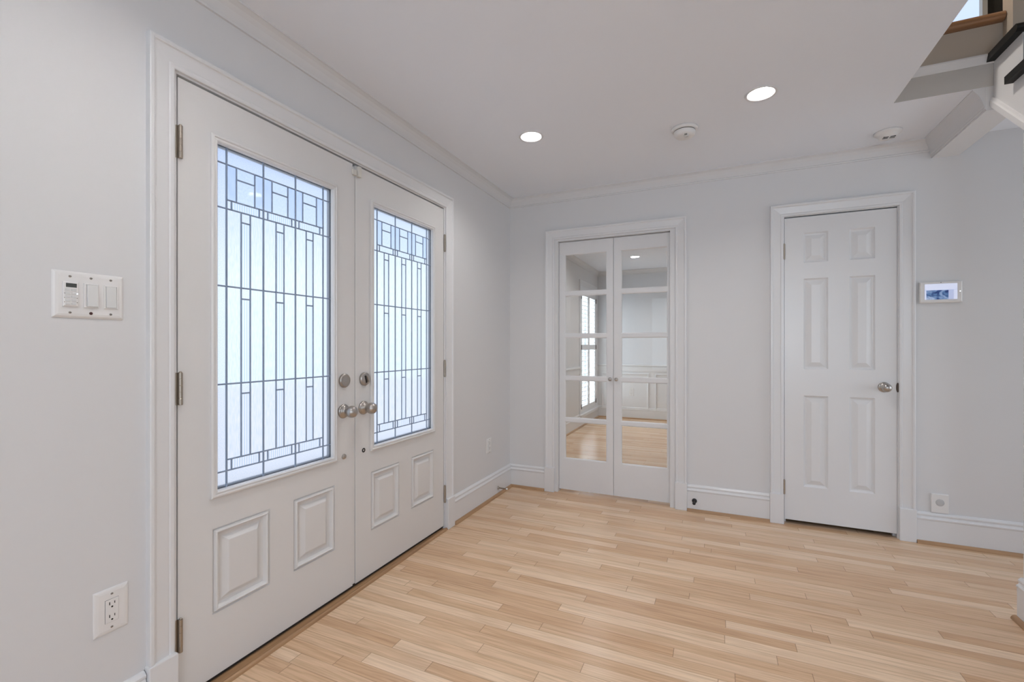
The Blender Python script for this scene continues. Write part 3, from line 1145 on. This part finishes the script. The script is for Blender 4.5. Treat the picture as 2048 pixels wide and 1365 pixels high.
# ------------------------------------------------------------------ ceiling fixtures
def downlight(x, y, label, group, dp=0.046):
    T = TC(ZC)
    r = root('recessed_light', (x, y, ZC - 0.006), label, 'recessed light', group)
    p = MB(T)
    p.lathe(x, y, [(0.0605, -0.0005), (0.0735, -0.0005), (0.0735, 0.0015), (0.070, 0.004), (0.064, 0.0045), (0.0595, 0.0025), (0.0575, -0.003), (0.0530, -dp + 0.002),
                   (0.0530, -dp), (0.0600, -dp), (0.0600, -0.0005)], n=48, cap0=False, cap1=False)
    p.build('trim_ring', TRIM, r)
    p = MB(T)
    p.lathe(x, y, [(0.0525, -dp), (0.0525, -dp + 0.003), (0.045, -dp + 0.004), (0.001, -dp + 0.0045)], n=48, cap0=True)
    p.build('lens', LENS, r)
    return r


downlight(0.610, -1.034, 'glowing round recessed ceiling light above the french door corner, the smaller looking of two', 'recessed foyer lights')
downlight(1.818, -0.999, 'glowing round recessed ceiling light between the smoke alarm and the stair opening', 'recessed foyer lights')
downlight(0.700, -2.850, 'recessed ceiling light near the triple switch plate, out of frame', 'recessed foyer lights', 0.034)
downlight(1.887, -3.000, 'recessed ceiling light above the camera, out of frame', 'recessed foyer lights')
downlight(0.950, -5.010, 'added unseen recessed ceiling light behind the camera on the entry door side', 'recessed foyer lights')  # unseen lamp added behind the camera for more light
downlight(2.150, -5.010, 'added unseen recessed ceiling light behind the camera on the stair side', 'recessed foyer lights')  # its added partner on the stair side, also unseen
downlight(0.567, 2.970, 'recessed dining room ceiling light seen through the french door', 'recessed dining lights')
downlight(0.567, 1.200, 'recessed dining room ceiling light close behind the french doors', 'recessed dining lights')

downlight(1.350, 3.141, 'added fill light in the dining room ceiling, hidden behind the back wall near its window end', 'recessed dining lights')  # hidden lamp added to brighten the dining room
downlight(0.200, 2.050, 'added fill light in the dining room ceiling close to the window wall', 'recessed dining lights')  # hidden lamp added to brighten the dining window wall
T = TC(ZC)
x, y = 1.450, -0.768
r = root('smoke_alarm', (x, y, ZC - 0.05), 'round white smoke alarm on the ceiling between the two lights', 'smoke alarm')
p = MB(T)
p.lathe(x, y, [(0.071, 0.0), (0.071, 0.008), (0.067, 0.015), (0.060, 0.017)], n=48)
p.build('mounting_base', PLASTIC, r)
p = MB(T)
p.lathe(x, y, [(0.0565, 0.016), (0.0565, 0.021)], n=48)
p.build('vent_gap', SLOT, r)
p = MB(T)
p.lathe(x, y, [(0.0585, 0.0205), (0.0590, 0.024), (0.0560, 0.038), (0.0490, 0.047), (0.038, 0.0505), (0.001, 0.0515)], n=48)
p.build('alarm_body', PLASTIC, r)
p = MB(T)
p.lathe(x + 0.010, y - 0.022, [(0.0165, 0.046), (0.0155, 0.053), (0.0125, 0.056), (0.001, 0.0565)], n=28)
p.build('test_button', PLASTIC2, r)
p = MB(T)
p.box(x + 0.002, x + 0.016, y - 0.0435, y - 0.0365, 0.040, 0.0545)
p.build('button_vent', mat('vent_grey', (0.22, 0.22, 0.21), 0.6), r)

x, y = 2.528, -0.232
r = root('ceiling_detector', (x, y, ZC - 0.04), 'white domed ceiling detector with four black slots beside the ceiling beam', 'detector')
p = MB(T)
p.lathe(x, y, [(0.066, 0.0), (0.066, 0.005), (0.062, 0.011), (0.053, 0.016), (0.048, 0.022), (0.044, 0.031), (0.036, 0.0365), (0.001, 0.0375)], n=48)
p.build('detector_body', PLASTIC, r)
p = MB(T)
for a in (-1, 1):
    for b_ in (0, 1):
        uu, vv = x + 0.001 + a * 0.0165, y - 0.008 - b_ * 0.018
        p.box(uu - 0.0125, uu + 0.0125, vv - 0.0042, vv + 0.0042, 0.0355, 0.0380)
p.build('vent_slots', BLACK, r)

# ------------------------------------------------------------------ stairs
SX = 2.830
st = root('staircase', (SX + .5, -2.2, 0), 'white stringer staircase with black treads rising through the ceiling opening', 'stairs')
RISE, RUN = 0.185, 0.220
TOPZ = 2.777
yn = -0.875                 # front of the top tread
slope = 0.855


def under(yy):
    return 2.352 + (yy + 0.61) * slope


NST = 12
# stringer: saw-tooth top, straight underside
pts = [(-0.612, 2.352), (-0.612, TOPZ - RISE - 0.034)]
yy, zz = yn + 0.028, TOPZ - RISE
for k in range(NST):
    pts.append((yy, zz - 0.034))
    zz -= RISE
    pts.append((yy, zz - 0.034))
    yy -= RUN
ylast = yy + RUN
pts = pts[:-1]
pts.append((ylast, max(0.0, under(ylast))))
s = MB()
s.rings([[(SX, p, max(0.0, q)) for p, q in pts], [(SX + 0.03, p, max(0.0, q)) for p, q in pts]], True, True)
s.build('stringer', TRIM, st)
# moulding along the foot of the stringer
s = MB()
ya, yb = -0.612, -3.05
s.rings([[(SX - 0.014, y_, under(y_)), (SX - 0.014, y_, under(y_) + 0.030), (SX - 0.009, y_, under(y_) + 0.036), (SX - 0.006, y_, under(y_) + 0.045),
          (SX, y_, under(y_) + 0.047), (SX, y_, under(y_))] for y_ in (ya, yb)], True, True)
s.build('stringer_molding', TRIM, st)
# soffit closing the stairs from below
s = MB()
s.rings([[(SX + .005, y_, under(y_) + 0.002), (ST_R - .002, y_, under(y_) + 0.002), (ST_R - .002, y_, under(y_) + 0.02), (SX + .005, y_, under(y_) + 0.02)] for y_ in (-0.612, yb)], True, True)
s.build('soffit', TRIM, st)
zz, yf = TOPZ - RISE, yn
for k in range(NST):
    back = -0.617 if k == 0 else yf + RUN + 0.10
    t_ = MB()
    # tread board with rounded nose, returned past the stringer
    nose = [(yf + 0.016 - 0.016 * math.cos(a * PI / 6), zz - 0.017 - 0.017 * math.sin(a * PI / 6 - PI / 2) * -1) for a in range(0, 7)]
    prof = [(yf + 0.016 - 0.016 * math.sin(a * PI / 6), zz - 0.017 + 0.017 * math.cos(a * PI / 6)) for a in range(7)]
    by = back if k == 0 else yf + RUN + 0.035
    prof = prof + [(by, zz - 0.034), (by, zz)]
    t_.rings([[(SX - 0.030, p, q) for p, q in prof], [(ST_R - .003, p, q) for p, q in prof]], True, True)
    if k:
        t_.box(SX - 0.030, SX - 0.0005, by - .001, back, zz - 0.034, zz)
    t_.build('tread', TREADM, st)
    rz = MB()
    rz.box(SX + 0.002, ST_R - .003, yf + 0.028, yf + 0.042, zz - RISE, zz - 0.034)
    rz.build('riser', TRIM, st)
    zz -= RISE
    yf -= RUN
# wall below the stairs
w = MB()
YU = -0.848
q = [(YU, 0.0), (YU, under(YU) + .001), (-3.05, max(0.25, under(-3.05)) + .001), (-3.05, 0.0)]
w.rings([[(SX + .001, a, b_) for a, b_ in q], [(SX + 0.10, a, b_) for a, b_ in q]], True, True)
struct(w.build('wall_under_stairs', PAINT), 'white wall edge below the staircase', 'wall')
b = MB()
b.prism([(SX - p, q_) for p, q_ in BASE], -3.05, YU + 0.004, 1)
o = struct(b.build('baseboard_stairs', TRIM), 'white baseboard end below the staircase with an oak shoe', 'baseboard')
s_ = MB()
s_.prism([(SX - 0.018 - p, q_) for p, q_ in QR], -3.05, YU + 0.012, 1)
s_.build('shoe_molding', SHOE_Y, o)

# edge of the upper floor above the opening
f = MB()
PRF = [(OY, 2.553), (OY - 0.006, 2.553), (OY - 0.011, 2.560), (OY - 0.018, 2.576), (OY - 0.024, 2.586), (OY - 0.024, 2.593), (OY, 2.593)]
f.prism(PRF, OX, ST_R, 0)
o = struct(f.build('trim_11', TRIM), 'white cove and tan fascia board on the edge of the upper floor', 'fascia trim')
f = MB()
f.box(OX, ST_R, OY - 0.010, OY, 2.592, 2.735)
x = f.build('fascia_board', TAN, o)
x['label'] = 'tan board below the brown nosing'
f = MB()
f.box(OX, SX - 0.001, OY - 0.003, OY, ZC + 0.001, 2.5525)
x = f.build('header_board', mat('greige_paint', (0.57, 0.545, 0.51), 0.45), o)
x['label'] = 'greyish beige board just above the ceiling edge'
n = MB()
pr = [(OY + 0.06, 2.777), (OY + 0.06, 2.735)] + [(OY - 0.028 - 0.018 * math.sin(a * PI / 8), 2.756 - 0.021 * math.cos(a * PI / 8)) for a in range(9)]
n.prism(pr, OX, 2.856, 0)
struct(n.build('trim_12', NOSE), 'brown wooden nosing along the edge of the upper floor', 'floor nosing')
u = MB()
u.box(-0.14, OX, ROOM_F - .12, 1.62, ZT, TOPZ)
u.box(OX, ROOM_R + .12, OY + .06, 1.62, ZT, TOPZ)
u.box(OX, ROOM_R + .12, ROOM_F - .12, OYF, ZT, TOPZ)
u.box(ST_R + .01, ROOM_R + .12, OYF, OY + .06, ZT, TOPZ)
u.box(OX, ROOM_R + .12, 0.12, 1.62, ZC + .1, ZT)
u.box(-0.14, OX, 0.12, 1.62, ZC + .1, ZT)
struct(u.build('floor_upper', FLOORM), 'floor of the upper landing', 'floor')

# unseen lamp added in the upper hall to light the stair stringer
r = root('added_upper_lamp', (1.20, -0.78, 5.11), 'unseen round dome lamp added in the upper hall to light the stairs', 'ceiling lamp')
p = MB(TC(5.20))
p.lathe(1.20, -0.78, [(0.17, 0.0), (0.17, 0.02), (0.155, 0.026)], n=32)
p.build('lamp_base', NICKEL, r)
p = MB(TC(5.20))
p.lathe(1.20, -0.78, [(0.15, 0.026), (0.148, 0.05), (0.12, 0.075), (0.06, 0.088), (0.002, 0.09)], n=32)
p.build('glass_dome', DOME, r)

# newel posts on the landing edge
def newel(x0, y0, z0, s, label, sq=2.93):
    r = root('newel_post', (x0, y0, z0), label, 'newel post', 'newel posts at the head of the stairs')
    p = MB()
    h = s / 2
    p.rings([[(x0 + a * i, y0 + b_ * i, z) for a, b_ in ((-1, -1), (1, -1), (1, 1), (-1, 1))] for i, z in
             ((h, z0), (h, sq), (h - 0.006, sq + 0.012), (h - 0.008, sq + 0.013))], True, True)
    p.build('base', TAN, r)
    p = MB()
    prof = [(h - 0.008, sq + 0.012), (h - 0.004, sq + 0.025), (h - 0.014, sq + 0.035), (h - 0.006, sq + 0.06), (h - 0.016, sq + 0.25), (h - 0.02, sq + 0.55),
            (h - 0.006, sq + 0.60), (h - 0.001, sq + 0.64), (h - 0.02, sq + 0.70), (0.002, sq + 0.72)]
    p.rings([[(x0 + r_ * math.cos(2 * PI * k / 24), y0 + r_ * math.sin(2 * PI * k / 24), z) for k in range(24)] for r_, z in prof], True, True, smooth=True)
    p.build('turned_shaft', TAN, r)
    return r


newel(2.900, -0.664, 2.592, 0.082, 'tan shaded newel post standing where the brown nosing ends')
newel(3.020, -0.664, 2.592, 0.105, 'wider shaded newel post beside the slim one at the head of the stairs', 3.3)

# upper landing: walls, window, dark doorway
w = MB()
UB, UZ = 1.50, 5.20
UX0, UX1, UXD0, UXD1 = 2.95, 3.625, 3.655, 3.95
w.box(-0.14, UX0, UB, UB + .04, TOPZ, UZ)
w.box(UX1, UXD0, UB, UB + .04, TOPZ, UZ)
w.box(UX0, UX1, UB, UB + .04, TOPZ, 3.55)
w.box(UX0, UX1, UB, UB + .04, 4.75, UZ)
w.box(UXD0, UXD1, UB, UB + .04, 4.85, UZ)
w.box(UXD1, 4.1, UB, UB + .04, TOPZ, UZ)
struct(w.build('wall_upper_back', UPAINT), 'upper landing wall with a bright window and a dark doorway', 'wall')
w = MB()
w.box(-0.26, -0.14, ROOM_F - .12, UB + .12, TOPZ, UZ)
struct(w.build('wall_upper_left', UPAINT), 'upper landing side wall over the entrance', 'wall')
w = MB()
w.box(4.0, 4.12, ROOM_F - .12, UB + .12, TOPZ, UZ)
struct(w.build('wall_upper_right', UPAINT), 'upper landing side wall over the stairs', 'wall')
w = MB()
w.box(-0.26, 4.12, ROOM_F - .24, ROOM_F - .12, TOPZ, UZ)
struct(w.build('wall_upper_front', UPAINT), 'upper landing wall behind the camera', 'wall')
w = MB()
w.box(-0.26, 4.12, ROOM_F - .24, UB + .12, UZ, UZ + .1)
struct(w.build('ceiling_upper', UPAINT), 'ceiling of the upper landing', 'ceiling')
DARK = mat('unlit_room_dark', (0.025, 0.025, 0.022), 0.5)  # near-black colour stands in for the darkness of the room behind
w = MB()
w.box(UXD0 + .004, UXD1 - .004, UB + .05, UB + .09, TOPZ + .01, 4.846)
o = struct(w.build('dark_doorway_panel', DARK), 'dark panel painted as the unlit room, glimpsed above the brown nosing', 'door')
w = MB(lambda u, v, d: (u, UB + .05 - d, v))
w.lathe(UXD0 + .07, 3.75, [(0.028, 0), (0.026, 0.006), (0.012, 0.012), (0.012, 0.03), (0.024, 0.04), (0.026, 0.05), (0.018, 0.06), (0.002, 0.064)], n=24)
w.build('knob', NICKEL, o)
wf = MB(TB(UB))
wf.rectrings(UX0, UX1, 3.55, 4.75, [(0.004, -0.038), (0.004, 0.015), (-0.028, 0.015), (-0.028, 0.0)])
o = struct(wf.build('window_1', mat('grey_sash', (0.45, 0.47, 0.46), 0.5)), 'upper landing window frame glimpsed above the nosing', 'window')  # plain mid-grey frame colour
g = MB(TB(UB))
g.box(UX0, UX1, 3.55, 4.75, -0.035, -0.031)
g.build('glass_pane', CLEAR, o)
g = MB(TB(UB))
g.box(UX0, UX1, 4.22, 4.25, -0.030, -0.005)
g.build('sash', TRIM, o)

# ------------------------------------------------------------------ dining room: window, shutters, wainscot
T = TA(DIN_L)
wf = MB(T)
wf.rectrings(WY0, WY1, WZ0, WZ1, [(0.008, -0.058), (0.008, 0.012), (-0.06, 0.016), (-0.075, 0.020), (-0.075, 0.0)])
o = struct(wf.build('window_2', TRIM), 'tall dining room window frame holding the shutters', 'window')
g = MB(T)
g.box(WY0 + .008, WY1 - .008, WZ0 + .008, WZ1 - .008, -0.052, -0.048)
g.build('glass_pane', CLEAR, o)
sl = MB(T)
sl.box(WY0 - .10, WY1 + .10, WZ0 - 0.052, WZ0 - 0.020, 0.0, 0.045)
sl.build('window_sill', TRIM, o)
SHUT = mat('shutter_paint', (0.80, 0.81, 0.82), 0.4)


def shutter(y0, y1, label, hin):
    r = root('plantation_shutter', T((y0 + y1) / 2, WZ0, 0), label, 'shutter', 'shutters of the dining room window')
    f = MB(T)
    z0, z1 = WZ0 + 0.011, WZ1 - 0.011
    f.box(y0, y0 + 0.045, z0, z1, -0.018, 0.010)
    f.box(y1 - 0.045, y1, z0, z1, -0.018, 0.010)
    for a, b_ in ((z0, 0.285), (1.135, 1.215), (1.955, z1)):
        f.box(y0 + .045, y1 - .045, a, b_, -0.018, 0.010)
    f.build('shutter_frame', SHUT, r)
    lv = MB(T)
    for a, b_ in ((0.285, 1.135), (1.215, 1.955)):
        n_ = int(round((b_ - a) / 0.064))
        st_ = (b_ - a) / n_
        for k in range(n_):
            zc = a + (k + .5) * st_
            lv.rings([[(yy_, zc - 0.002 - 0.003, 0.024), (yy_, zc - 0.002 + 0.003, 0.026), (yy_, zc + 0.002 + 0.003, -0.026), (yy_, zc + 0.002 - 0.003, -0.028)]
                      for yy_ in (y0 + 0.046, y1 - 0.046)], True, True)
    lv.build('louvers', SHUT, r)
    rod = MB(T)
    for a, b_ in ((0.31, 1.10), (1.24, 1.93)):
        rod.box((y0 + y1) / 2 + .05, (y0 + y1) / 2 + 0.06, a, b_, 0.028, 0.036)
    rod.build('tilt_rod', SHUT, r)
    for z in (0.29, 1.175, 1.93):
        h = MB(T)
        h.box(hin - 0.008, hin + 0.008, z - 0.035, z + 0.035, 0.010, 0.020)
        h.build('hinge', BRONZE, r)


ym = (WY0 + WY1) / 2
shutter(WY0 + .011, ym - .002, 'white louvered shutter panel nearest the french doors', WY0 + .011)
shutter(ym + .002, WY1 - .011, 'white louvered shutter panel nearest the panelled wall', WY1 - .011)

T = TB(DIN_B)
wn = MB(T)
wn.rings([[(u_, z_, d_) for z_, d_ in ((0.775, 0.0), (0.775, 0.012), (0.79, 0.014), (0.86, 0.016), (0.868, 0.030), (0.884, 0.030), (0.888, 0.0))] for u_ in (DIN_L, DIN_R)], True, True)
wn.box(DIN_L, DIN_R, 0.0, 0.78, 0.0, 0.003)
for a, b_ in ((-0.165, 0.605), (0.705, 1.475), (1.575, 1.88)):
    wn.rectrings(a, b_, 0.150, 0.745, [(0.0, 0.0), (0.0, 0.012), (0.006, 0.018), (0.014, 0.018), (0.022, 0.008), (0.034, 0.004), (0.034, 0.0)])
struct(wn.build('trim_13', TRIM), 'white chair rail and panel moulding on the dining room wall', 'wainscot')
T = TA(DIN_L)
wn = MB(T)
for a, b_ in ((WB, WY0 - .08), (WY1 + .08, DIN_B)):
    wn.rings([[(u_, z_, d_) for z_, d_ in ((0.775, 0.0), (0.775, 0.012), (0.79, 0.014), (0.86, 0.016), (0.868, 0.030), (0.884, 0.030), (0.888, 0.0))] for u_ in (a, b_)], True, True)
struct(wn.build('trim_14', TRIM), 'white chair rail beside the shuttered dining room window', 'chair rail')

# ------------------------------------------------------------------ outside the entry doors
g = MB()
g.box(-14.0, -0.42, -14, 12, -0.20, -0.12)
struct(g.build('ground', PORCH), 'pale ground outside the entry doors', 'ground')

for o in bpy.data.objects:
    if '_org' in o:
        del o['_org']
